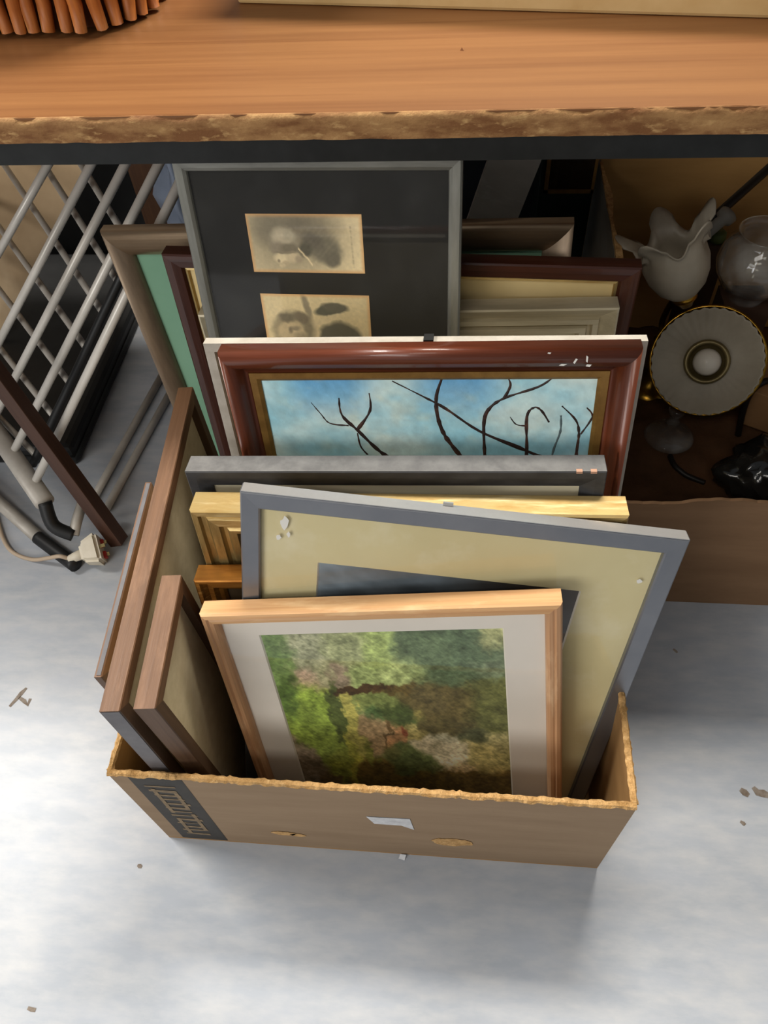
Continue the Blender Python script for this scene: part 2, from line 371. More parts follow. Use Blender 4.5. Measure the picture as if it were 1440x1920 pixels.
# ================================================================== PICTURE FRAMES
def basis(yaw, lean, roll):
    yaw, lean, roll = R(yaw), R(lean), R(roll)
    u = Vector((math.cos(yaw), math.sin(yaw), 0)); b = Vector((-math.sin(yaw), math.cos(yaw), 0))
    v = Vector((0, 0, 1))*math.cos(lean) + b*math.sin(lean)
    U = u*math.cos(roll)+v*math.sin(roll); V = v*math.cos(roll)-u*math.sin(roll)
    return U, V, U.cross(V)
class Frame:
    """local axes: x right, y up the face, z towards the viewer; y = 0 is the lower edge"""
    def __init__(s, name, label, X, Y, yaw, lean, roll, w, h, zb=.006, cut=None, z0=.006, cat='picture frame', depth=.02):
        U, V, N = basis(yaw, lean, roll); o = Vector((X, Y, z0))
        if cut is None:                     # rest the lower corner (front or back arris) on the box floor
            low = min((o+U*(sx*w/2)+N*d).z for sx in (-1, 1) for d in (0, -depth)); cut = max(0, (zb-low)/V.z)
        o = o+V*cut; s.w, s.h, s.cut = w, h-cut, cut
        s.e = empty(name, mat=Matrix(((U.x, V.x, N.x, o.x), (U.y, V.y, N.y, o.y), (U.z, V.z, N.z, o.z), (0, 0, 0, 1))))
        tag(s.e, label, cat, 'picture frames in and behind the cardboard box')
    def top(s, d): return s.h-d             # local y of a point d below the upper edge
    def moulding(s, prof, mh, mv, smooth=False, inset=0):
        w, h = s.w/2-inset, s.h
        def side(name, P0, m):
            n = len(prof); vs = [P0(a, z, 0) for a, z in prof]+[P0(a, z, 1) for a, z in prof]
            fs = [(k, (k+1) % n, n+(k+1) % n, n+k) for k in range(n)]+[tuple(range(n)), tuple(range(2*n-1, n-1, -1))]
            return mesh(name, vs, fs, m, s.e, smooth=smooth)
        i = inset
        side('rail', lambda a, z, e: ((-w+a) if not e else (w-a), h-i-a, z), mh)
        side('rail', lambda a, z, e: ((-w+a) if not e else (w-a), i+a, z), mh)
        side('stile', lambda a, z, e: (-w+a, (i+a) if not e else (h-i-a), z), mv)
        side('stile', lambda a, z, e: (w-a, (i+a) if not e else (h-i-a), z), mv)
    def panel(s, name, inset, z, m, t=.001, parent=None):
        if name == 'glass':
            a, b, c = s.w/2-inset, inset, s.h-inset
            return mesh(name, [(-a, b, z), (a, b, z), (a, c, z), (-a, c, z)], [(0, 1, 2, 3)], m, s.e)
        return box(name, -s.w/2+inset, s.w/2-inset, inset, s.h-inset, z-t, z, m, parent or s.e)
    def mat_board(s, name, inset, win, z, m, mbev, t=.002, bev=.0015):
        """mount with a bevelled window; win = (x0, x1, y0, y1)"""
        x0, x1, y0, y1 = win; a, b, c, d = -s.w/2+inset, s.w/2-inset, inset, s.h-inset
        o = [(a, c), (b, c), (b, d), (a, d)]; i = [(x0-bev, y0-bev), (x1+bev, y0-bev), (x1+bev, y1+bev), (x0-bev, y1+bev)]; k = [(x0, y0), (x1, y0), (x1, y1), (x0, y1)]
        vs = [p+(z,) for p in o]+[p+(z,) for p in i]
        mt = mesh(name, vs, [(q, (q+1) % 4, 4+(q+1) % 4, 4+q) for q in range(4)], m, s.e)
        mesh('bevel', [p+(z,) for p in i]+[p+(z-t,) for p in k], [(q, (q+1) % 4, 4+(q+1) % 4, 4+q) for q in range(4)], mbev, mt)
        return mt
FLAT = lambda wd, d: [(0, -d), (0, 0), (wd, 0), (wd, -d*.55)]
def bull(wd, d, n=8, lip=.0):               # rounded bolection profile
    pts = [(0, -d)]
    for k in range(n+1):
        a = math.pi*(1-k/n)
        pts.append((wd/2+wd/2*math.cos(a), -d*.45+d*.45*math.sin(a)))
    pts.append((wd, -d*.8)); return pts
def hollow(wd, d, steps):                   # stepped/scooped profile from list of (fraction, depth fraction)
    return [(0, -d)]+[(wd*a, -d*b) for a, b in steps]+[(wd, -d)]
M_glass = pane_mat('picture_glass', (1, 1, 1), .02, .012)
M_dglass = pane_mat('dusty_glass', (1, 1, 1), .05, .009)
M_back = mat('hardboard', '#6b4a2c', .8, 0, '#5a3c22', (60, 60, 60))
M_bev = mat('bevel_white', '#e6dfcf', .8)

# --- pine frame, garden watercolour
M_pineh = wood('pine', '#d3a878', '#c08f60', .45, 'x', freq=220, col3='#dfba8c'); M_pinev = wood('pine_stile', '#c69a72', '#ae805a', .45, 'y', freq=220, col3='#d2ab84')
pf = Frame('picture_frame', 'pale pine frame holding a green garden watercolour, foremost in the box', -.037, .2785, 0, 16.5, 5.8, .376, .416, depth=.024)
pf.moulding([(0, -.024), (0, -.004), (.002, -.001), (.006, 0), (.008, -.002), (.010, -.001), (.013, -.001), (.016, -.005), (.017, -.009), (.017, -.016)], M_pineh, M_pinev)
M_mount = mat('grey_mount', '#e2dace', .85, 0, '#dad2c5', (5, 5, 5)); M_paint = attr_mat('watercolour', .75, .15)
px0, px1, pt, pb = -.132, .128, pf.h-.042, .012+.02
pf.mat_board('mount', .014, (px0, px1, pb, pt), -.011, M_mount, M_bev)
BLOB = [  # s, t, rs, rt, colour, weight
 (.05, .05, .06, .2, '#5f7d45', 1), (.16, .10, .09, .12, '#8a9079', 1), (.14, .24, .08, .08, '#a58a80', .8), (.20, .20, .06, .08, '#8b8f70', .9),
 (.06, .32, .04, .12, '#4c6a2a', 1.1), (.14, .45, .07, .18, '#7f9c3c', 1.6), (.15, .62, .06, .14, '#89a546', 1.5), (.20, .78, .05, .1, '#8a9a3e', 1.2),
 (.04, .85, .07, .12, '#85796c', 1.5), (.12, .95, .05, .08, '#6a5a3c', 1.3), (.245, .45, .016, .16, '#4a5a2c', 1.8), (.30, .55, .03, .14, '#9c9a4e', 1.2), (.265, .75, .02, .14, '#9aa03f', 1.6),
 (.34, .10, .09, .09, '#8c9670', 1.0), (.46, .12, .1, .1, '#8fa560', 1.1), (.42, .22, .09, .06, '#8ea268', 1.0), (.56, .22, .1, .07, '#93a56c', .9),
 (.28, .22, .05, .05, '#85776a', 1.0), (.70, .12, .14, .12, '#4f6448', 1.6), (.84, .12, .12, .13, '#4c6248', 1.5), (.95, .05, .05, .07, '#9aa074', 1.1), (.92, .2, .07, .06, '#64745c', 1),
 (.38, .315, .10, .014, '#43301a', 2.6), (.54, .33, .10, .014, '#5c4f28', 1.4), (.45, .40, .08, .05, '#6f8046', 1.1), (.52, .48, .08, .06, '#3f5228', 1.6), (.42, .46, .04, .05, '#4b6a3c', 1.2),
 (.72, .42, .15, .09, '#5a5230', 1.7), (.74, .55, .10, .07, '#4f4a2a', 1.6), (.90, .42, .09, .12, '#5b6235', 1.3), (.60, .45, .03, .05, '#9a9450', 1.0), (.83, .60, .06, .05, '#4a5238', 1.4),
 (.40, .60, .06, .09, '#9b8464', 1.5), (.48, .62, .03, .08, '#a97f58', 1.5), (.51, .585, .018, .022, '#8a4630', 2.4), (.445, .60, .008, .08, '#5d4a2c', 2.6), (.57, .58, .05, .05, '#a39a60', 1.1),
 (.65, .68, .09, .06, '#b0ab97', 1.5), (.74, .74, .09, .08, '#bdbaa8', 1.7), (.72, .64, .07, .04, '#a4a595', 1.3), (.88, .74, .08, .09, '#a39d66', 1.5), (.93, .66, .06, .06, '#a9a577', 1.2), (.80, .82, .06, .04, '#c0b28e', 1.2),
 (.54, .78, .10, .09, '#56683a', 1.7), (.47, .74, .05, .06, '#5c6034', 1.2), (.38, .86, .08, .07, '#6b5c2c', 1.4), (.55, .92, .2, .05, '#5c4f20', 1.6), (.82, .92, .15, .06, '#64562a', 1.7), (.34, .70, .02, .1, '#7a8238', 1.3)]
def garden(S, T):
    T = T*1.12
    s = S+.08*(fbm(S*11, T*9, 1)-.5)+.065*(fbm(S*30, T*22, 2)-.5); t = T+.07*(fbm(S*10, T*10, 5)-.5)+.055*(fbm(S*28, T*28, 9)-.5)
    acc = np.zeros(S.shape+(3,)); wt = np.full(S.shape, 1e-6)
    for a, b, ra, rb, c, k in BLOB:
        c = np.array([int(c[i:i+2], 16)/255 for i in (1, 3, 5)])
        g = k*np.exp(-1.4*(((s-a)/ra)**2+((t-b)/rb)**2)**.85); g = g**2.2+1e-12
        acc += g[..., None]*c; wt = wt+g
    col = (acc+1e-6*np.array([.4, .42, .25]))/wt[..., None]
    d = (fbm(S*24, T*20, 21)-.5)*.5+(fbm(S*60, T*90, 31)-.5)*.42+(fbm((S+T)*30, (S-T)*110, 41, 3)-.5)*.22
    col = np.clip(col*(1.14+1.5*d[..., None]*np.array([1, .95, 1.1])), 0, 1); g_ = col.mean(-1, keepdims=True); return (g_+(col-g_)*.86)*np.array([1.05, 1.02, .92])
painted('watercolour', px1-px0, pt-pb, 400, 400, garden, M_paint, pf.e, -.0128, px0, pb)
pf.panel('glass', .015, -.0075, M_glass, .0015); pf.panel('backing', .004, -.020, M_back, .002)

# --- silver metal frame
M_alu = mat('brushed_silver', '#c9c8c6', .32, .7, '#b9b8b6', (20, 20, 20), rough2=.4); M_alus = mat('shaded_silver_face', '#8b8d92', .34, .8, '#80838a', (9, 9, 9), rough2=.4)  # silver in a lit and a shaded tone, for top and face
sf = Frame('picture_frame', 'silver metal frame tipped sideways with broad olive-cream mount behind the pine frame', -.050, .308, 2.0, 17.0, -7.4, .440, .506, depth=.016)
sf.moulding([(0, -.016), (0, -.0015), (.0015, 0), (.018, -.0005), (.0195, -.002), (.0195, -.013)], M_alus, M_alus)
for nm, v in (('lit_top', 0),):
    box('lit_top_strip', -sf.w/2+.001, sf.w/2-.001, sf.h-.0002, sf.h+.0006, -.016, -.001, M_alu, sf.e)  # paler strip laid on the top face as if catching light
M_olive = mat('olive_mount', '#d8cb9c', .8, 0, '#cdbf8e', (4, 4, 4), col3='#e0d6b2', scale3=(9, 9, 9), lo3=.55, hi3=.75); M_dark = attr_mat('dark_print', .5)
swin = (-.140, .133, .05, sf.h-.086)
sf.mat_board('mount', .016, swin, -.008, M_olive, M_bev)
def darkscene(S, T):
    n = fbm(S*7, T*16, 4)[..., None]; b = np.array([.30, .33, .35])*(.75+.8*n)
    w = np.clip(1-S*2.2, 0, 1)[..., None]; e = np.clip((S-.45)*2.2, 0, 1)[..., None]*np.clip(1-T*4.5, 0, 1)[..., None]
    col = b*(1+.5*w*fbm(S*20, T*30, 8)[..., None]); return col*(1-e)+e*np.array([.20, .15, .11])
painted('print', swin[1]-swin[0], swin[3]-swin[2], 90, 90, darkscene, M_dark, sf.e, -.0098, swin[0], swin[2])
sf.panel('glass', .017, -.005, M_dglass, .0015); sf.panel('backing', .004, -.0135, M_back, .002)
M_flake = mat('white_flake', '#e3e0d8', .6)
def flake(fr, u, d, a, b, seed):
    rr = random.Random(seed); n = 11
    mesh('flake', [(u+a*math.cos(2*math.pi*k/n)*rr.uniform(.6, 1.1), fr.top(d)+b*math.sin(2*math.pi*k/n)*rr.uniform(.6, 1.1), -.0042) for k in range(n)], [tuple(range(n))], M_flake, fr.e)
flake(sf, -.176, .035, .005, .009, 1); flake(sf, -.182, .054, .003, .004, 2); flake(sf, -.172, .049, .002, .004, 3); flake(sf, .188, .060, .004, .003, 4)
box('hanging_clip', -.022, -.012, sf.h-.002, sf.h+.0045, -.015, -.013, M_alu, sf.e)

# --- slim orange gilt frame
M_gilt2 = mat('orange_gilt', '#b9803a', .34, .75, '#8d5a22', (14, 160, 120), rough2=.5, col3='#d9a558', scale3=(8, 200, 90)); 
g2 = Frame('picture_frame', 'small orange-gilt frame whose top left corner shows between pine and silver frames', -.088, .364, 2.1, 10.9, 1.2, .362, .394, depth=.025)
g2.moulding(hollow(.028, .025, [(0, .05), (.06, 0), (.18, .02), (.25, .15), (.4, .28), (.6, .25), (.75, .45), (.9, .5), (1, .62)]), M_gilt2, M_gilt2, smooth=False)
M_dim = mat('dim_print', '#5a4a34', .7, 0, '#463826', (20, 20, 20)); g2.panel('picture', .02, -.018, M_dim, .003)

# --- wide bright gilt frame
M_gilt = mat('gilt', '#d2b87e', .36, .7, '#b0925a', (22, 120, 90), rough2=.5, col3='#e6d3a2', scale3=(14, 160, 160)); M_giltv = mat('gilt_stile', '#bba068', .36, .7, '#937a4a', (120, 22, 90), rough2=.5)
gf = Frame('picture_frame', 'wide stepped bright-gilt frame just behind the silver frame', -.046, .404, .8, 8.5, .6, .446, .465, depth=.03)
gf.moulding(hollow(.046, .03, [(0, .08), (.04, 0), (.16, 0), (.2, .16), (.3, .2), (.36, .1), (.56, .12), (.62, .3), (.7, .3), (.76, .22), (.9, .3), (1, .6)]), M_gilt, M_giltv)
gf.panel('picture', .04, -.02, M_dim, .003)

# --- black frame
M_blk = mat('dusty_black', '#3d3d3e', .55, 0, '#2c2c2e', (30, 60, 30), bump=.1); M_blkt = mat('dusty_top', '#6f6e6c', .7, 0, '#5c5b5a', (60, 60, 60))
bf = Frame('picture_frame', 'flat black wooden frame with cream mount and chipped corner', -.052, .444, .1, 7.9, 1.9, .434, .485, depth=.026)
bf.moulding([(0, -.026), (0, -.001), (.001, 0), (.010, -.001), (.016, -.003), (.022, -.005), (.024, -.006), (.024, -.014)], M_blk, M_blk)
box('dust_film', -bf.w/2+.0005, bf.w/2-.0005, bf.h-.0001, bf.h+.0004, -.0255, -.0008, M_blkt, bf.e)
M_creamm = mat('cream_mount', '#ddd4b8', .8, 0, '#d0c6a8', (5, 5, 5)); bf.panel('mount', .021, -.0085, M_creamm, .003); bf.panel('glass', .022, -.007, M_glass, .001)
M_raw = mat('raw_wood', '#b28a72', .8)
for u in (.187, .201): box('chip', u, u+.006, bf.h-.002, bf.h+.0007, -.004, .0004, M_raw, bf.e)

# --- brown moulded frame with bare tree painting
M_red = wood('red_brown', '#6c3520', '#4e2413', .33, 'x', .2, freq=90); M_redv = wood('red_brown_stile', '#6b341d', '#4a2211', .33, 'y', .2, freq=90)
tf = Frame('picture_frame', 'red-brown moulded frame around a bare tree and blue sky painting', -.017, .478, -.9, 10.1, 2.1, .420, .584, depth=.026)
tf.moulding([(0, -.026), (0, -.010), (.002, -.004), (.006, -.0005), (.010, 0), (.015, -.002), (.019, -.007), (.022, -.012), (.025, -.012), (.028, -.0135), (.028, -.02)], M_red, M_redv, smooth=True)
M_lin = mat('gold_liner', '#8e6a34', .45, .4, '#7a5828', (60, 60, 60))
tf.moulding([(.027, -.02), (.027, -.012), (.034, -.0125), (.0375, -.015), (.0375, -.02)], M_lin, M_lin)
M_oil = attr_mat('oil_paint', .5, .35)
def sky(S, T):
    n = fbm(S*5, T*11, 2); m = fbm(S*11+3, T*20, 7); f = np.clip((n-.30)*2.6, 0, 1)[..., None]
    blue = np.array([.56, .80, .88]); pale = np.array([.89, .94, .91]); aqua = np.array([.74, .89, .89])
    col = blue*(1-f)+pale*f; col = col*.66+aqua*.34+.02
    tp = np.clip(1-T*9, 0, 1)[..., None]*np.clip(vnoise(S*5, S*0, 3)*2-.5, 0, 1)[..., None]
    col = col*(1-tp)+tp*np.array([.42, .68, .86])
    wm = np.clip((m-.58)*4, 0, 1)[..., None]; col = col*(1-.4*wm)+.4*wm*np.array([.90, .90, .80])
    return col*(.90+.2*fbm(S*45, T*70, 5)[..., None])
cx0, cx1, cy0, cy1 = -tf.w/2+.0357, tf.w/2-.0357, .036, tf.h-.036
cv = painted('canvas', cx1-cx0, cy1-cy0, 170, 170, sky, M_oil, tf.e, -.0165, cx0, cy0)
M_bark = mat('bark_paint', '#2e1d18', .6, 0, '#5d3a2c', (60, 60, 60), lo=.5, hi=.68)
M_barkl = mat('pale_bark_paint', '#5a6a6c', .6)
def stroke(pts, w0, w1, m=M_bark, lift=.0004):
    path = smooth_path([(u*.967, tf.top(d*.97), 0) for u, d in pts], 5); vs, fs = [], []; n = len(path)
    for i, p in enumerate(path):
        a, b = path[max(0, i-1)], path[min(n-1, i+1)]; d = (b-a).normalized(); q = Vector((-d.y, d.x, 0)); w = .8*(w0+(w1-w0)*i/(n-1))*random.uniform(.6, 1.25)
        vs += [tuple(p+q*w+Vector((0, 0, -.0165+lift*.3))), tuple(p+Vector((0, 0, -.0165+lift*1.6))), tuple(p-q*w+Vector((0, 0, -.0165+lift*.3)))]
    for i in range(n-1):
        for k in (0, 1): fs.append((3*i+k, 3*i+k+1, 3*i+4+k, 3*i+3+k))
    mesh('painted_branch', vs, fs, m, cv)
for pts, a, b in [
 ([(-.040, .150), (-.059, .131), (-.078, .106), (-.094, .085), (-.095, .062)], .0040, .0012), ([(-.078, .104), (-.062, .079), (-.061, .056)], .0026, .0009),
 ([(-.088, .099), (-.109, .096), (-.118, .083), (-.127, .068)], .0014, .0005), ([(-.070, .140), (-.077, .128), (-.079, .109)], .002, .001),
 ([(.050, .160), (.03, .13), (.018, .108), (.012, .083), (.012, .059), (.02, .033)], .0036, .0018), ([(.13, .143), (.103, .129), (.058, .106), (.021, .076), (-.002, .061), (-.035, .041)], .0034, .0009),
 ([(.066, .160), (.064, .13), (.063, .095), (.068, .077), (.084, .063), (.119, .049), (.135, .036)], .0034, .0012), ([(.084, .063), (.09, .047), (.086, .036)], .002, .001),
 ([(.111, .155), (.111, .129), (.109, .087), (.116, .075), (.124, .079), (.133, .094)], .0026, .0012), ([(.109, .099), (.098, .097), (.091, .087)], .0014, .0007),
 ([(.166, .150), (.166, .129), (.166, .108), (.161, .091), (.145, .073)], .0026, .0009), ([(.168, .11), (.178, .087), (.171, .075)], .0016, .0008)]: stroke(pts, a, b)
stroke([(.139, .145), (.141, .129), (.146, .106), (.145, .085)], .0022, .0012, M_barkl)
for u, d, a, b in ((.135, .012, .0035, .0012), (.146, .008, .0012, .003), (.158, .006, .0012, .004), (.160, .013, .003, .0015), (.122, -.001, .002, .001)):
    k = random.uniform(-.002, .002)
    mesh('scratch', [(u-a, tf.top(d)-b*.6, .0002), (u+a*.3, tf.top(d)-b, .0003), (u+a+k, tf.top(d)+b*.7, .0004), (u-a*.5+k, tf.top(d)+b, .0004)], [(0, 1, 2, 3)], M_flake, tf.e)

# --- thin white frame behind it
M_whitef = mat('chalk_white', '#b8b2a6', .6, 0, '#a49d90', (40, 40, 40))
wf = Frame('picture_frame', 'thin off-white frame showing as a border behind the tree painting', -.026, .509, -1.1, 10.1, 1.9, .450, .575, depth=.012)
wf.moulding(FLAT(.010, .012), M_whitef, M_whitef); wf.panel('picture', .008, -.008, M_creamm, .003)
box('hanging_clip', .006, .016, wf.h-.001, wf.h+.003, -.012, .001, M_steel, wf.e)

# --- tall pewter frame with two portrait cards
M_pew = mat('pewter', '#8b8a82', .38, .55, '#6f6e68', (10, 60, 60), rough2=.5); M_pewv = mat('pewter_stile', '#8f8e86', .36, .55, '#73726a', (60, 8, 60), rough2=.5)
tp = Frame('picture_frame', 'tall pewter frame with two sepia portrait cards on black mount', -.155, .645, -3, 11.5, 1.1, .315, .674, z0=.015, zb=.004, cut=-.008, depth=.016)
tp.moulding([(0, -.016), (0, -.002), (.002, 0), (.010, -.001), (.0135, -.003), (.0145, -.005), (.0145, -.012)], M_pew, M_pewv)
M_blkm = mat('black_mount', '#211f1a', .85, 0, '#1b1915', (20, 20, 20)); tp.panel('mount', .012, -.0075, M_blkm, .002); tp.panel('glass', .0135, -.005, M_dglass, .0012)
M_sep = attr_mat('sepia_print', .7)
def ell(S, T, a, b, ra, rb, soft=.25, ang=0):
    c, s = math.cos(ang), math.sin(ang); x, y = (S-a)*2, T-b
    X, Y = (x*c+y*s)/ra/2, (-x*s+y*c)/rb
    return np.clip((1-np.sqrt(X*X+Y*Y))/soft+.5, 0, 1)[..., None]
SEP = np.array
def edge_tint(S, T, col):
    e = np.minimum(np.minimum(S*2, (1-S)*2), np.minimum(T, 1-T)); k = np.clip(1-e/.07, 0, 1)[..., None]
    return col*(1-.75*k)+.75*k*SEP([.90, .66, .40])
def blobs(S, T, col, L):
    for a, b, ra, rb, c, sft, ang in L:
        k = ell(S, T, a, b, ra, rb, sft*.72, ang); col = col*(1-k)+k*SEP(c)
    return col
def card1(S, T):
    s = S+.02*(fbm(S*16, T*9, 1)-.5); t = T+.05*(fbm(S*18, T*9, 4)-.5); n = fbm(S*40, T*20, 3)[..., None]
    col = np.ones(S.shape+(3,))*SEP([.86, .77, .58])
    col = blobs(s, t, col, [(.36, .42, .38, .62, [.52, .47, .36], 2.0, 0), (.42, .18, .26, .28, [.40, .36, .28], 2.2, 0), (.20, .22, .12, .25, [.44, .40, .31], 2.2, 0),
        (.60, .42, .17, .22, [.46, .42, .33], .9, .35), (.66, .60, .15, .22, [.40, .37, .29], .7, .45), (.57, .46, .10, .13, [.34, .31, .25], .9, .6), (.72, .76, .07, .13, [.36, .33, .26], .7, .9), (.49, .60, .06, .12, [.28, .26, .2], .8, .9),
        (.31, .46, .12, .23, [.56, .51, .41], .8, 0), (.29, .38, .08, .13, [.68, .62, .50], 1.1, 0), (.36, .36, .05, .10, [.62, .57, .46], 1.1, 0), (.25, .58, .07, .12, [.50, .45, .36], 1.0, 0), (.35, .58, .08, .09, [.40, .36, .28], .9, 0),
        (.27, .75, .07, .10, [.80, .72, .55], .8, 0), (.37, .73, .06, .09, [.72, .64, .49], .9, 0), (.30, .83, .03, .05, [.66, .58, .44], 1, 0), (.42, .77, .03, .07, [.58, .51, .4], 1, 0), (.27, .88, .025, .04, [.74, .66, .5], .9, 0), (.31, .645, .10, .02, [.46, .41, .32], 1, 0), (.24, .80, .012, .03, [.5, .44, .34], 1, 0)])
    l = np.clip(1-np.abs(t-(.60+(s-.44)*2.6))/.045, 0, 1)*((s > .43) & (s < .54)); col = col*(1-l[..., None])+l[..., None]*SEP([.90, .80, .6])
    st = (np.sin((s*2+t)*60)*.5+.5)[..., None]*ell(s, t, .62, .5, .2, .3, .6); col = col*(1-.05*st)
    ln = np.exp(-((S-.895-.012*T)/.007)**2)*vnoise(T*40, T*0, 2)*((T > .2) & (T < .9)); col = col*(1-.25*ln[..., None])
    return edge_tint(S, T, 1.1*(col*(.93+.14*n))**.86)
def card2(S, T):
    s = S+.02*(fbm(S*16, T*9, 11)-.5); t = T+.06*(fbm(S*18, T*9, 14)-.5); n = fbm(S*40, T*20, 9)[..., None]
    col = np.ones(S.shape+(3,))*SEP([.82, .73, .53])
    col = blobs(s, t, col, [(.70, .92, .22, .40, [.33, .31, .24], .35, 0), (.62, .30, .13, .10, [.31, .30, .23], .5, -.15), (.68, .24, .12, .09, [.34, .32, .25], .6, .1), (.42, .22, .03, .26, [.52, .47, .36], .9, -.25), (.56, .50, .20, .055, [.82, .73, .54], .5, -.42), (.46, .78, .06, .16, [.78, .69, .51], .6, .4),
        (.27, .70, .19, .36, [.44, .40, .30], .6, 0), (.25, .74, .14, .27, [.72, .63, .46], .7, 0), (.36, .44, .08, .10, [.42, .37, .28], .8, .5), (.22, .45, .08, .08, [.40, .36, .27], .9, .2), (.29, .66, .045, .045, [.52, .46, .35], 1.2, 0), (.24, .70, .02, .06, [.46, .40, .30], 1.2, 0), (.33, .84, .06, .10, [.58, .51, .38], 1.1, 0), (.41, .66, .04, .10, [.48, .43, .32], .9, 0)])
    return edge_tint(S, T, 1.1*(col*(.93+.14*n))**.86)
painted('portrait_card', .133, .068, 150, 80, card1, M_sep, tp.e, -.0070, -.086, tp.top(.129))
painted('portrait_card', .133, .068, 150, 80, card2, M_sep, tp.e, -.0070, -.083, tp.top(.224))

# --- cream and silver-white stepped frame
M_crs = mat('cream_silver', '#c9bda0', .42, .1, '#b0a488', (10, 60, 60)); 
cf = Frame('picture_frame', 'stepped cream and silver-white frame behind the tree painting at right', -.058, .738, -.4, 4.5, 1.9, .524, .477, depth=.026)
cf.moulding(hollow(.046, .026, [(0, .05), (.05, 0), (.3, .35), (.42, .5), (.46, .3), (.6, .3), (.64, .6), (.72, .6), (.76, .42), (.92, .42), (1, .7)]), M_crs, M_crs)
cf.panel('picture', .04, -.02, M_creamm, .002)

# --- dark mahogany frame
M_mah = wood('mahogany', '#4b2214', '#33150b', .35, 'x', .2); M_mahv = wood('mahogany_stile', '#4b2618', '#351810', .35, 'y', .2)
hf = Frame('picture_frame', 'dark mahogany frame with gold slip and buff mount, behind the tall pewter frame', -.086, .780, -3.0, 3.6, .2, .592, .523, depth=.022)
hf.moulding([(0, -.022), (0, -.002), (.002, 0), (.010, -.001), (.020, -.004), (.023, -.008), (.023, -.014)], M_mah, M_mahv)
hf.moulding([(.022, -.014), (.022, -.009), (.026, -.008), (.0275, -.011), (.0275, -.014)], M_gilt, M_giltv)
M_buff = mat('buff_mount', '#ead29a', .75, 0, '#dcc288', (5, 5, 5)); hf.panel('mount', .024, -.0125, M_buff, .002)
M_dk = mat('dark_photo', '#6b6048', .6, 0, '#4f4635', (12, 12, 12))
box('picture', -.19, .18, .10, hf.h-.10, -.0125, -.0120, M_dk, hf.e)

# --- bronze frame with green mount, resting on the back panel of the box
M_brz = mat('bronze_leaf', '#c4a888', .28, .85, '#ac9072', (8, 60, 60), rough2=.34); M_brzv = mat('bronze_leaf_stile', '#94806a', .42, .4, '#7a6856', (60, 8, 60), rough2=.5)  # rails brighter than the stiles, standing in for the highlight on top
zf = Frame('picture_frame', 'bronze frame with sea-green mount, rearmost of all the frames', -.152, .848, -3.0, 1.3, 2.6, .615, .533, depth=.024)
zf.moulding(bull(.036, .024, 12), M_brz, M_brzv, smooth=True)
M_green = mat('green_mount', '#7fa88c', .8, 0, '#739c80', (5, 5, 5)); zf.panel('mount', .03, -.014, M_green, .002)

# --- brown frames standing along the left side, facing right
M_brn = wood('brown_rail', '#755338', '#61432b', .5, 'x', freq=140, col3='#836044'); M_brnv = wood('brown_stile', '#5e4531', '#4b3525', .55, 'y', freq=140)
M_linen = mat('linen_mount', '#dccba4', .85, 0, '#d0be96', (60, 60, 60)); M_slate = mat('slate_edge', '#6c6a6c', .6, 0, '#5c5a5d', (30, 30, 30))
def side_frame(name, label, X, Y, yaw, lean, roll, w, h, fw, d, groove=None, extra=None):
    f = Frame(name, label, X, Y, yaw, lean, roll, w, h, depth=d)
    f.moulding([(0, -d), (0, -.001), (.001, 0), (fw, 0), (fw, -d*.5)], M_brn, M_brnv)
    f.panel('mount', fw-.003, -.010 if d > .012 else -.004, M_linen, .003)
    return f
fb = side_frame('picture_frame', 'large brown wooden frame standing at left with its grey end towards the viewer', -.3192, .5000, 94.4, 1.5, 0.0, .448, .394, .016, .020)
box('edge_strip', -fb.w/2-.0006, -fb.w/2+.0002, .02, fb.h-.0015, -.019, -.0008, M_slate, fb.e)
fc = side_frame('picture_frame', 'small brown wooden frame leaning against the large brown frame at left', -.274, .366, 94.1, 2.0, .8, .152, .387, .015, .022)
fa = side_frame('picture_frame', 'thin reddish-brown frame with a grey edge line, outermost at left', -.3490, .452, 93.6, 1.6, .8, .255, .375, .012, .008)
box('edge_strip', -fa.w/2+.002, fa.w/2-.002, fa.h-.0002, fa.h+.0005, -.006, -.0015, M_slate, fa.e)

# ================================================================== BACK RIGHT BOX WITH LAMPS
M_card2 = mat('brown_carton', '#8a6a4c', .85, 0, '#7c5d40', (4, 4, 20)); M_card2o = mat('pale_outside', '#8d8577', .8, 0, '#7d7567', (6, 6, 20))
C2X0, C2X1, C2Y0, C2Y1 = .213, .82, .672, 1.24
b2 = empty('carton', ((C2X0+C2X1)/2, (C2Y0+C2Y1)/2, 0)); tag(b2, 'large brown carton with torn-down front holding lamps under the table', 'box')
ox2, oy2 = b2.location.x, b2.location.y
def ragged(name, pts_fn, axis, fixed, t, m, a0, a1, n, seed, inner=None):
    """upright panel with a ragged top: height pts_fn(a)"""
    vs, fs = [], []
    for i in range(n+1):
        a = a0+(a1-a0)*i/n; h = pts_fn(a)+.006*(float(fbm(np.array(a*60), np.array(1.), seed))-.5)
        for q in (fixed, fixed+t):
            for z in (.004, h):
                vs.append((a-ox2, q-oy2, z) if axis == 'x' else (q-ox2, a-oy2, z))
    for i in range(n):
        b = 4*i; c = b+4
        fs += [(b, c, c+1, b+1), (b+2, b+3, c+3, c+2), (b+1, c+1, c+3, b+3), (b, b+2, c+2, c)]
    fs += [(0, 1, 3, 2), (4*n, 4*n+2, 4*n+3, 4*n+1)]
    o = mesh(name, vs, fs, m, b2)
    return o
f2w = ragged('side_panel', lambda a: .252-.006*math.sin(a*30), 'x', C2Y0, .005, M_card2, C2X0, C2X1, 120, 3)
M_card2i = mat('carton_inside', '#b48a50', .85, 0, '#a37a44', (4, 4, 20))  # lighter than the outer card, to put light into the dark inside
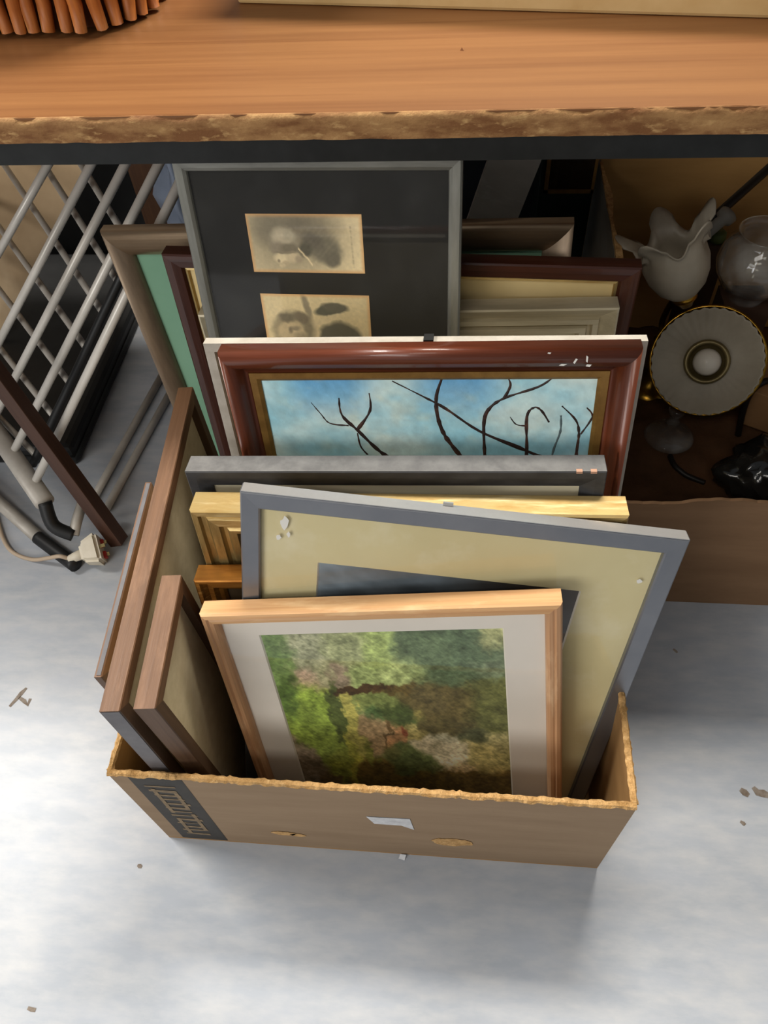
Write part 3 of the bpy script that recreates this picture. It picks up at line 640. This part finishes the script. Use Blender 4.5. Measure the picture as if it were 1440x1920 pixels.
ragged('side_panel', lambda a: .455, 'x', C2Y1-.005, .005, M_card2i, C2X0, C2X1, 20, 4)
def lefth(a): return .43 if a > .98 else .27+.16*max(0, min(1, (a-.70)/.28))**.5
lw = ragged('side_panel', lefth, 'y', C2X0, .004, M_card2o, C2Y0+.005, C2Y1-.005, 90, 5)
ragged('side_panel', lambda a: .44, 'y', C2X1-.004, .004, M_card2i, C2Y0+.005, C2Y1-.005, 20, 6)
vs, fs = [], []
for i in range(61):
    a = C2Y0+.1+(C2Y1-.12-C2Y0)*i/60; h = lefth(a); wv = .004+.003*math.sin(i*.3)
    for dx, dz in ((.0005, -.012), (.004+wv, -.008), (.004+wv, .003), (.0005, .004)): vs.append((C2X0+dx-ox2, a-oy2, h+dz+.002*random.random()))
for i in range(60):
    for k in range(4): fs.append((4*i+k, 4*i+(k+1) % 4, 4*i+4+(k+1) % 4, 4*i+4+k))
mesh('torn_rim', vs, fs, M_rim, lw)
box('bottom_panel', C2X0-ox2, C2X1-ox2, C2Y0-oy2, C2Y1-oy2, 0, .004, M_card2, b2)
# crumpled packing paper
M_paper = mat('packing_paper', '#5a3a20', .85, 0, '#43290f', (14, 14, 14), bump=.4, bscale=(60, 60, 60))
N = 46; vs, fs = [], []
gx = np.linspace(C2X0+.012, C2X1-.012, N); gy = np.linspace(C2Y0+.014, C2Y1-.014, N)
GX, GY = np.meshgrid(gx, gy); GZ = .075+.05*fbm(GX*14+9, GY*14, 12)+.012*np.abs(fbm(GX*50, GY*50, 3)-.5)
vs = np.stack([GX, GY, GZ], -1).reshape(-1, 3).tolist(); fs = [(j*N+i, j*N+i+1, (j+1)*N+i+1, (j+1)*N+i) for j in range(N-1) for i in range(N-1)]
bnd = list(range(N))+[j*N+N-1 for j in range(1, N)]+[(N-1)*N+i for i in range(N-2, -1, -1)]+[j*N for j in range(N-2, 0, -1)]
b0 = len(vs); vs += [(vs[k][0], vs[k][1], .005) for k in bnd]
fs += [(bnd[k], bnd[(k+1) % len(bnd)], b0+(k+1) % len(bnd), b0+k) for k in range(len(bnd))]+[tuple(range(b0, b0+len(bnd)))]
pk = mesh('packing_paper', vs, fs, M_paper, smooth=True); tag(pk, 'crumpled dark brown packing paper lining the lamp carton', 'paper')
def paper_z(x, y): return float(GZ[int(round((y-gy[0])/(gy[1]-gy[0]))), int(round((x-gx[0])/(gx[1]-gx[0])))])

# brass light fitting with frosted shades
M_dull = mat('dull_brass', '#83744d', .4, .5, '#6a5c3a', (20, 20, 20)); M_brass = mat('brass', '#b58a35', .25, .95, '#8d6a24', (20, 20, 20)); 
M_frost = mat('frosted_glass', '#b9ae9a', .45, 0, '#a89d89', (20, 20, 20), trans=.25); M_opal = mat('opal_bulb', '#d8d0c2', .22, 0, coat=.3)
lf = empty('light_fitting', (.40, .99, .0)); tag(lf, 'brass light fitting with frosted petal shade and fluted glass dish in the carton', 'lamp')
def L2(p): return Vector(p)-Vector(lf.location)
dish_c = at_y(1325, 678, .945); dn = (CP-dish_c).normalized(); dn = (dn+Vector((.0, -.10, .02))).normalized()
pzc = paper_z(.345, 1.07)
lathe('column', [(.0, .0), (.05, .0), (.052, .006), (.03, .012), (.012, .03), (.012, .10), (.017, .11), (.010, .125)], M_brass, lf, 28, loc=L2((.345, 1.07, pzc-.004)))
tube('arm', smooth_path([L2((.345, 1.07, pzc+.11)), L2((.35, 1.03, pzc+.135)), L2(dish_c-dn*.07), L2(dish_c-dn*.035)]), .006, M_brass, lf, 10)
ra = lambda d: rot_to(d)
lathe('pan', [(r_*.88, z_*.88) for r_, z_ in [(.0, -.012), (.05, -.010), (.088, .000), (.096, .008), (.097, .012), (.093, .011)]], M_brass, lf, 48, loc=L2(dish_c-dn*.012), rot=ra(dn))
lathe('dish_shade', [(r_*.88, z_*.88) for r_, z_ in [(.030, .002), (.045, .004), (.062, .007), (.078, .013), (.088, .021), (.091, .026), (.088, .024), (.060, .0105), (.032, .005)]], M_frost, lf, 144, loc=L2(dish_c-dn*.006), rot=ra(dn), flute=.018, nfl=36)
lathe('gallery', [(.031, -.004), (.034, .004), (.033, .014), (.029, .016), (.026, .010), (.024, -.004), (.0, -.004)], M_dull, lf, 36, loc=L2(dish_c), rot=ra(dn))
lathe('bulb', [(.0, .034), (.009, .033), (.017, .027), (.0205, .018), (.019, .008), (.014, -.002)], M_opal, lf, 30, loc=L2(dish_c), rot=ra(dn))
# petal (tulip) shade
tb_ = at_y(1283, 556, .965); tdir = (at_y(1240, 440, .985)-tb_).normalized(); tdir = (tdir+Vector((0, .12, .25))).normalized()
def petal(rr, zz, w, q):
    k = math.cos(5*w)*.5+.5
    return rr*(1+.10*q*(k-.5)+(.28*max(0, q-.72)/.28)*(1 if k > .45 else -.2)*k), zz+(q**3)*.038*(k-.55)
tl = lathe('petal_shade', [(r_*.88, z_*.88) for r_, z_ in [(.012, 0), (.022, .006), (.036, .020), (.046, .040), (.050, .060), (.048, .078), (.046, .090), (.050, .102), (.060, .112)]], M_frost, lf, 90, loc=L2(tb_), rot=rot_to(tdir), warp=petal)
so = tl.modifiers.new('thick', 'SOLIDIFY'); so.thickness = .0022
lathe('gallery', [(.0, -.016), (.008, -.016), (.013, -.008), (.018, -.004), (.017, .004), (.013, .008)], M_brass, lf, 24, loc=L2(tb_), rot=rot_to(tdir))
tube('arm', smooth_path([L2((.345, 1.07, pzc+.10)), L2((.34, 1.09, pzc+.13)), L2(tb_+Vector((.01, .06, -.04))), L2(tb_-tdir*.012)]), .005, M_brass, lf, 10)

# other bric-a-brac in the carton
M_clear = pane_mat('clear_glass', (.95, .95, .93), .03, .10, 1.0)
M_tan = mat('tan_carton', '#9c744c', .8, 0, '#8a643e', (10, 10, 10))
ic_c = at_z(1395, 772, .168); ic = empty('small_carton', (.60, .965, paper_z(.60, .965)+.012), R(-28)); tag(ic, 'small plain tan carton lying among the lamps', 'carton')
box('body', -.11, .11, -.07, .12, 0, .075, M_tan, ic, bevel=.003)
box('flap', -.11, .11, -.07, .022, .075, .078, M_tan, ic); box('flap', -.11, .11, .026, .12, .075, .078, M_tan, ic)
gp = at_y(1418, 500, 1.04)
gb = lathe('glass_globe', [(.026, 0), (.028, .006), (.026, .012), (.045, .026), (.058, .05), (.060, .066), (.054, .088), (.04, .10), (.036, .108), (.042, .114), (.039, .113), (.033, .107), (.051, .087), (.057, .066), (.055, .05), (.043, .028), (.023, .013)], M_clear, None, 40)
gb.location = (.455, 1.07, ic.location.z+.0785); gb.location = (gp.x, gp.y, gp.z-.055)
tag(gb, 'clear round glass lamp globe at the right of the carton', 'glass')
bl = box('wooden_block', gp.x-.034, gp.x+.034, gp.y-.03, gp.y+.03, .118, gp.z-.055, mat('dark_box', '#3a2415', .8)); tag(bl, 'dark brown block under the clear glass globe', 'block')
# clear candlestick
k0 = at_z(1258, 806, .122)
ck = empty('glass_candlestick', (k0.x, k0.y, paper_z(k0.x, k0.y)-.004)); tag(ck, 'clear glass candlestick with oval foot below the fluted dish', 'candlestick')
lathe('foot', [(.0, .006), (.020, .008), (.034, .005), (.040, .002), (.041, .005), (.036, .010), (.022, .016), (.009, .022)], M_clear, ck, 40)
lathe('stem', [(.009, .022), (.007, .030), (.012, .038), (.007, .046), (.007, .052), (.012, .056), (.014, .064), (.015, .072), (.012, .070), (.009, .062), (.0, .058)], M_clear, ck, 30)
# black bent wire handle and strap
M_blackr = mat('black_rubber', '#17120d', .5)
h0 = [at_y(*p) for p in ((1384, 815, .93), (1392, 775, .93), (1405, 740, .935), (1425, 720, .94), (1450, 712, .95), (1490, 715, .97))]
hk = tube('wire_hook', smooth_path(h0), .0052, M_blackr); tag(hk, 'bent black wire hook at the right edge of the carton', 'hook')
h1 = [at_z(*p) for p in ((1262, 838, .122), (1270, 858, .120), (1290, 873, .118), (1312, 881, .118), (1330, 884, .12))]
sp = tube('black_strap', smooth_path([Vector((p.x, p.y, paper_z(p.x, p.y)+.004)) for p in h1]), .0045, M_blackr); tag(sp, 'short curved black strap on the packing paper', 'strap')
# crumpled dark polythene
M_poly = mat('dark_polythene', '#2a2926', .16, 0, '#1b1a18', (20, 20, 20), coat=.5, bump=.35, bscale=(25, 25, 25))
bm = bmesh.new(); bmesh.ops.create_icosphere(bm, subdivisions=4, radius=1)
for v in bm.verts:
    p = v.co; n = float(fbm(np.array(p.x*2.3+5+p.z), np.array(p.y*2.3+7-p.z*.6), 6)); k = .74+.42*abs(n-.45)*2
    v.co = Vector((p.x*.085*k, p.y*.06*k, p.z*.055*k))
me = bpy.data.meshes.new('polythene_bag'); bm.to_mesh(me); bm.free()
for p in me.polygons: p.use_smooth = True
pb_ = link('polythene_bag', me, None, M_poly); q = at_z(1420, 885, .14); pb_.location = (q.x+.01, q.y+.0, .145); pb_.rotation_euler = (0, 0, R(20)); tag(pb_, 'crumpled shiny dark polythene bag behind the torn carton front', 'bag')
# dark wand with grey sleeve leaning on the back panel
M_grey = mat('grey_plastic', '#8a857b', .5)
wd = empty('black_wand', at_y(1290, 452, 1.10)); tag(wd, 'black rod with grey sleeve leaning into the carton', 'rod')
wl = Vector(wd.location); pa, pb2 = at_y(1286, 455, 1.085), at_y(1470, 290, 1.205)
tube('rod', [pa-wl, pa.lerp(pb2, .5)-wl, pb2-wl], .0068, M_blackr, wd, 12)
sa, sb = at_y(1316, 446, 1.08), at_y(1366, 402, 1.11)
tube('sleeve', [sa-wl, sa.lerp(sb, .75)-wl, sa.lerp(sb, .82)-wl, sb-wl], [.0085, .009, .014, .015], M_grey, wd, 16)
M_leaf = mat('green_plastic', '#4d5a2a', .6)
gp2 = at_y(1346, 442, 1.12); gl = lathe('bottle_top', [(.0, .0), (.012, .0), (.013, .006), (.012, .014), (.008, .017), (.0, .017)], M_leaf, None, 18, loc=(gp2.x, gp2.y, gp2.z-.008)); tag(gl, 'small dull green plastic cap beside the black rod', 'cap')
bl2 = box('dark_block', gp2.x-.022, gp2.x+.016, gp2.y-.015, gp2.y+.05, .118, gp2.z-.0085, bl.data.materials[0]); tag(bl2, 'dark brown block in the shaded back of the carton', 'block')

# ================================================================== CLUTTER BEHIND, UNDER THE TABLE
M_navy = mat('navy_crate', '#1c2028', .7, 0, '#14171d', (8, 8, 8)); M_plank = mat('pale_board', '#cfc6b9', .7, 0, '#b5ac9f', (5, 5, 12), col3='#ded6ca', scale3=(9, 9, 30))
nc = empty('navy_crate', (-.12, 1.45, 0)); tag(nc, 'dark navy storage crate in the shade under the table', 'crate')
box('body', -.24, .27, -.14, .18, 0, .60, M_navy, nc, bevel=.006); box('lid', -.25, .28, -.15, .19, .60, .625, M_navy, nc, bevel=.004)
Uc = Vector((math.sin(R(16.2)), .0, math.cos(R(16.2)))); pbase = Vector((-.072, 1.085, 0))
Vb = Vector((0, math.cos(R(8)), 0)); pl_x = Vector((math.cos(R(16.2)), 0, -math.sin(R(16.2))))
pm = Matrix(((pl_x.x, 0, Uc.x, pbase.x), (pl_x.y, 1, Uc.y+.06, pbase.y), (pl_x.z, 0, Uc.z, .012), (0, 0, 0, 1)))
plk = box('pale_board', -.037, .037, 0, .012, 0, .615, M_plank); plk.matrix_world = pm; tag(plk, 'pale grey board leaning aslant behind the frames', 'board')
M_dgreen = mat('dark_green', '#15241c', .6, 0, '#0f1a14', (9, 9, 9)); M_pool = mat('dark_lacquer', '#2a1a0c', .12, 0, '#140c05', (25, 25, 25), coat=.6, bump=.8, bscale=(45, 45, 45))
gbx = empty('green_box', (.165, 1.16, 0)); tag(gbx, 'narrow dark green box with gilt-edged glossy window', 'box')
box('body', -.05, .035, 0, .10, 0, .52, M_dgreen, gbx, bevel=.003)
box('window_pane', -.036, .03, -.004, 0, .425, .508, M_pool, gbx)
for a in ((-.042, -.036, .419, .512), (.03, .0345, .419, .512), (-.042, .034, .419, .425), (-.042, .034, .508, .514)): box('window_edge', a[0], a[1], -.006, 0, a[2], a[3], M_lin, gbx)

# black suitcase, beige board, bag, brown board at left
M_case = mat('black_case', '#121212', .6, 0, '#1b1b1b', (30, 30, 30))
sc_ = empty('black_suitcase', (-.845, 1.16, 0)); tag(sc_, 'black suitcase lying flat on the floor behind the airer', 'suitcase')
box('body', -.30, .125, -.24, .385, 0, .055, M_case, sc_, bevel=.012); box('zip_band', -.302, .127, -.242, .387, .024, .030, M_steel, sc_)  # body runs further back to blacken a bright strip of floor
dcr = empty('dark_filler_crate', (-.74, 1.71, 0)); tag(dcr, 'added black crate darkening the space at left under the table', 'crate')  # filler added to make the space behind the airer dark
box('body', -.36, .32, -.15, .16, 0, .42, M_case, dcr, bevel=.008); box('lid', -.37, .33, -.16, .17, .42, .445, M_case, dcr, bevel=.004)
M_beige = mat('beige_board', '#b39a78', .8, 0, '#9d8463', (5, 5, 5), col3='#c4ad8c', scale3=(3, 3, 3))
A = at_y(196, 280, 1.40); B = at_y(-10, 660, 1.215)
dU = (A-B); dirv = Vector((-1, .03, 0)).normalized()
q0, q1, q2, q3 = B, A+dU*.1, A+dU*.1+dirv*.30, B+dirv*.30
sl = (.0565-B.z)/dU.z; q0 = B+dU*(sl+.0); q3 = q0+dirv*.20
nrm = dU.cross(dirv).normalized()*.012
bb = mesh('beige_board', [q0, q1, q2, q3, q0+nrm, q1+nrm, q2+nrm, q3+nrm], [(0, 1, 2, 3), (7, 6, 5, 4), (0, 4, 5, 1), (1, 5, 6, 2), (2, 6, 7, 3), (3, 7, 4, 0)], M_beige); tag(bb, 'beige board leaning behind the silver airer bars', 'board')
M_bag = mat('blue_grey_plastic', '#8f9aae', .4, 0, '#7a8496', (12, 12, 12), coat=.2)
bgp = at_y(312, 340, 1.12)
bag = empty('plastic_bag', (bgp.x+.02, 1.16, 0)); tag(bag, 'pale blue-grey plastic bag bunched behind the tall pewter frame', 'bag')
vs, fs = [], []; n = 40; K = 14
for j in range(K):
    z = .0+.56*j/(K-1); rad = .055*(1-.25*math.sin(j*.9))*(1.0 if j < K-3 else .6)
    for i in range(n):
        a = 2*math.pi*i/n; rr = rad*(1+.28*math.sin(5*a+j*.35)+.1*math.sin(11*a-j*.5)); vs.append((rr*math.cos(a)*.9, rr*math.sin(a), z))
for j in range(K-1):
    for i in range(n): fs.append((j*n+i, j*n+(i+1) % n, (j+1)*n+(i+1) % n, (j+1)*n+i))
fs += [tuple(range(n)), tuple(range((K-1)*n, K*n))]
mesh('body', vs, fs, M_bag, bag, smooth=True)
M_choc = wood('brown_board', '#5c3a1c', '#48290f', .6, 'z'); w0 = at_y(276, 345, 1.3)
wb_ = box('brown_board', w0.x-.028, w0.x+.03, 1.3, 1.315, 0, .55, M_choc); tag(wb_, 'narrow brown board upright behind the airer bars', 'board')

# ================================================================== SILVER CLOTHES AIRER
M_tube = mat('silver_enamel', '#e0dad0', .33, .1, '#d2ccc2', (20, 20, 20)); M_tubeg = mat('grey_enamel', '#b9b3a9', .42, .1, '#aaa399', (20, 20, 20)); M_bpl = mat('black_plastic', '#141414', .5)
P1, P2, P3 = at_z(80, 945, .10), at_z(-30, 780, .10), at_y(300, 380, .97)
PN = (P2-P1).cross(P3-P1).normalized()
if PN.z > 0: PN = -PN
def on(x, y, off=0):
    d = ray(x, y); o = P1+PN*off; return CP+d*((o-CP).dot(PN)/d.dot(PN))
foot_e = at_z(142, 1060, .013); ar = empty('clothes_airer', (foot_e.x, foot_e.y, 0)); al = Vector(ar.location)
tag(ar, 'folded silver tube clothes airer standing under the left end of table', 'clothes airer')
def bar(name, a, b, off, r, m):
    p, q_ = on(*a, off), on(*b, off); return tube(name, [p-al, p.lerp(q_, .5)-al, q_-al], r, m, ar, 12)
for a, b in (((-62, 579), (108, 277)), ((-40, 715), (188, 275)), ((-22, 805), (252, 275)), ((28, 842), (314, 275)), ((68, 900), (362, 290))): bar('bar', a, b, 0, .0070, M_tube)
ends = []
for a, b in (((-14, 276), (194, 588)), ((58, 270), (222, 530)), ((124, 262), (250, 468)), ((-40, 372), (163, 654)), ((-40, 492), (132, 720)), ((-40, 602), (102, 782)), ((-40, 742), (69, 855))):
    bar('cross_bar', a, b, .028, .0056, M_tubeg); ends.append(on(b[0], b[1], .028))
ends.sort(key=lambda p: p.z)
tube('side_tube', [ends[0]-al-(ends[-1]-ends[0])*.05]+[e-al for e in ends]+[ends[-1]-al], .0072, M_bpl, ar, 12)
s0, s1 = on(-90, 690), on(84, 942)
tube('side_tube', [s0-al, s0.lerp(s1, .5)-al, s1-al], .0165, M_tubeg, ar, 18, squash=.75)
t0, t1 = on(60, 262), on(400, 268); tube('side_tube', [t0-al, t0.lerp(t1, .5)-al, t1-al], .008, M_tubeg, ar, 12)
f0, f1 = at_z(-60, 890, .0115), at_z(72, 1008, .0115)
tube('leg', [f0-al, f0.lerp(f1, .5)-al, f1-al], .0115, M_tubeg, ar, 16)
tube('foot', smooth_path([f1-al, f1.lerp(foot_e, .4)-al, foot_e-al+Vector((0, 0, -.0005))], 5), .0125, M_bpl, ar, 14)
e0, e1, e2 = on(84, 942), at_z(100, 985, .07), at_z(138, 1003, .05)
tube('elbow', smooth_path([e0-al, e1-al, e2-al], 6), .0115, M_bpl, ar, 14)
tube('hinge', [e2-al, (e2+(at_z(150, 950, .07)-e2)*.5)-al, at_z(156, 938, .07)-al], .009, M_tubeg, ar, 12)
lathe('rivet', [(.0, .004), (.003, .003), (.004, 0)], M_tube, ar, 12, loc=at_z(96, 972, .085)-al)
for a, b, z in (((168, 932), (320, 660), .02), ((194, 948), (338, 688), .02)):
    p, q_ = at_z(*a, z), at_z(*b, z); p.z = q_.z = .0075; tube('base_bar', [p-al, p.lerp(q_, .5)-al, q_-al], .0072, M_tubeg, ar, 10)

# white plug and cable
M_plug = mat('cream_plug', '#d8cfbd', .4, 0, '#c9bfa9', (30, 30, 30)); M_redp = mat('red_plastic', '#a52820', .4); M_cable = mat('cable', '#b5a18a', .5)
pc = at_z(170, 1031, .03); pg = empty('mains_plug', (pc.x, pc.y, 0)); tag(pg, 'cream three-pin mains plug with red pin sleeves and pale cable on the floor', 'plug')
pd = (at_z(205, 1018, .03)-at_z(130, 1040, .03)); pd.z = 0; pd.normalize(); sd = Vector((-pd.y, pd.x, 0)); yawp = math.atan2(pd.y, pd.x)
bm = bmesh.new(); bmesh.ops.create_cube(bm, size=1)
for v in bm.verts:
    k = .62 if v.co.x < 0 else 1.0
    v.co = Vector((v.co.x*.034, v.co.y*.056*k, v.co.z*.05*k))
bmesh.ops.bevel(bm, geom=bm.edges[:], offset=.006, segments=3, affect='EDGES')
me = bpy.data.meshes.new('body'); bm.to_mesh(me); bm.free()
pbod = link('body', me, pg, M_plug, (0, 0, .026), (R(24), 0, yawp))
tube('strain_relief', [Vector((0, 0, .026))-pd*.012, Vector((0, 0, .024))-pd*.028, Vector((0, 0, .022))-pd*.040], [.010, .0085, .0065], M_plug, pg, 12)
M_pin = mat('plug_pin', '#c9b27a', .25, .9)
for y, z in ((-.011, -.008), (.011, -.008), (0, .013)):
    pn = box('pin', .013, .0265, y-.003, y+.003, z-.002, z+.002, M_pin, pbod); 
    if z < 0: box('pin_sleeve', .0135, .022, y-.006, y+.006, z-.006, z+.006, M_redp, pbod, bevel=.001)
cb = [Vector((pc.x, pc.y, .022))-pd*.038]+[at_z(*p) for p in ((112, 1043, .031), (92, 1046, .022), (60, 1049, .004), (25, 1036, .004), (6, 1010, .004), (-10, 960, .004), (-40, 900, .004))]
tube('cable', [p-Vector((pc.x, pc.y, 0)) for p in smooth_path(cb)], .0036, M_cable, pg, 10)

# dark brown batten leaning across the airer
M_bat = wood('batten', '#4b3022', '#3a2216', .55, 'z', freq=120)
a0 = Vector((-.584, .742, .0)); a1 = at_y(-60, 632, .835); dz = (a1-a0).normalized()
yax = (CP-a0).normalized(); yax = (yax-dz*yax.dot(dz)).normalized(); rot45 = Matrix.Rotation(R(42), 3, dz); yax = rot45 @ yax; xax = yax.cross(dz).normalized()
L_ = (a1-a0).length+.12; hw = .0125
bt = box('wooden_batten', -hw, hw, -hw, hw, 0, L_, M_bat, bevel=.0012); o_ = a0+Vector((0, 0, .010))
bt.matrix_world = Matrix(((xax.x, yax.x, dz.x, o_.x), (xax.y, yax.y, dz.y, o_.y), (xax.z, yax.z, dz.z, o_.z), (0, 0, 0, 1)))
tag(bt, 'dark brown wooden batten slanting across the silver airer', 'batten')
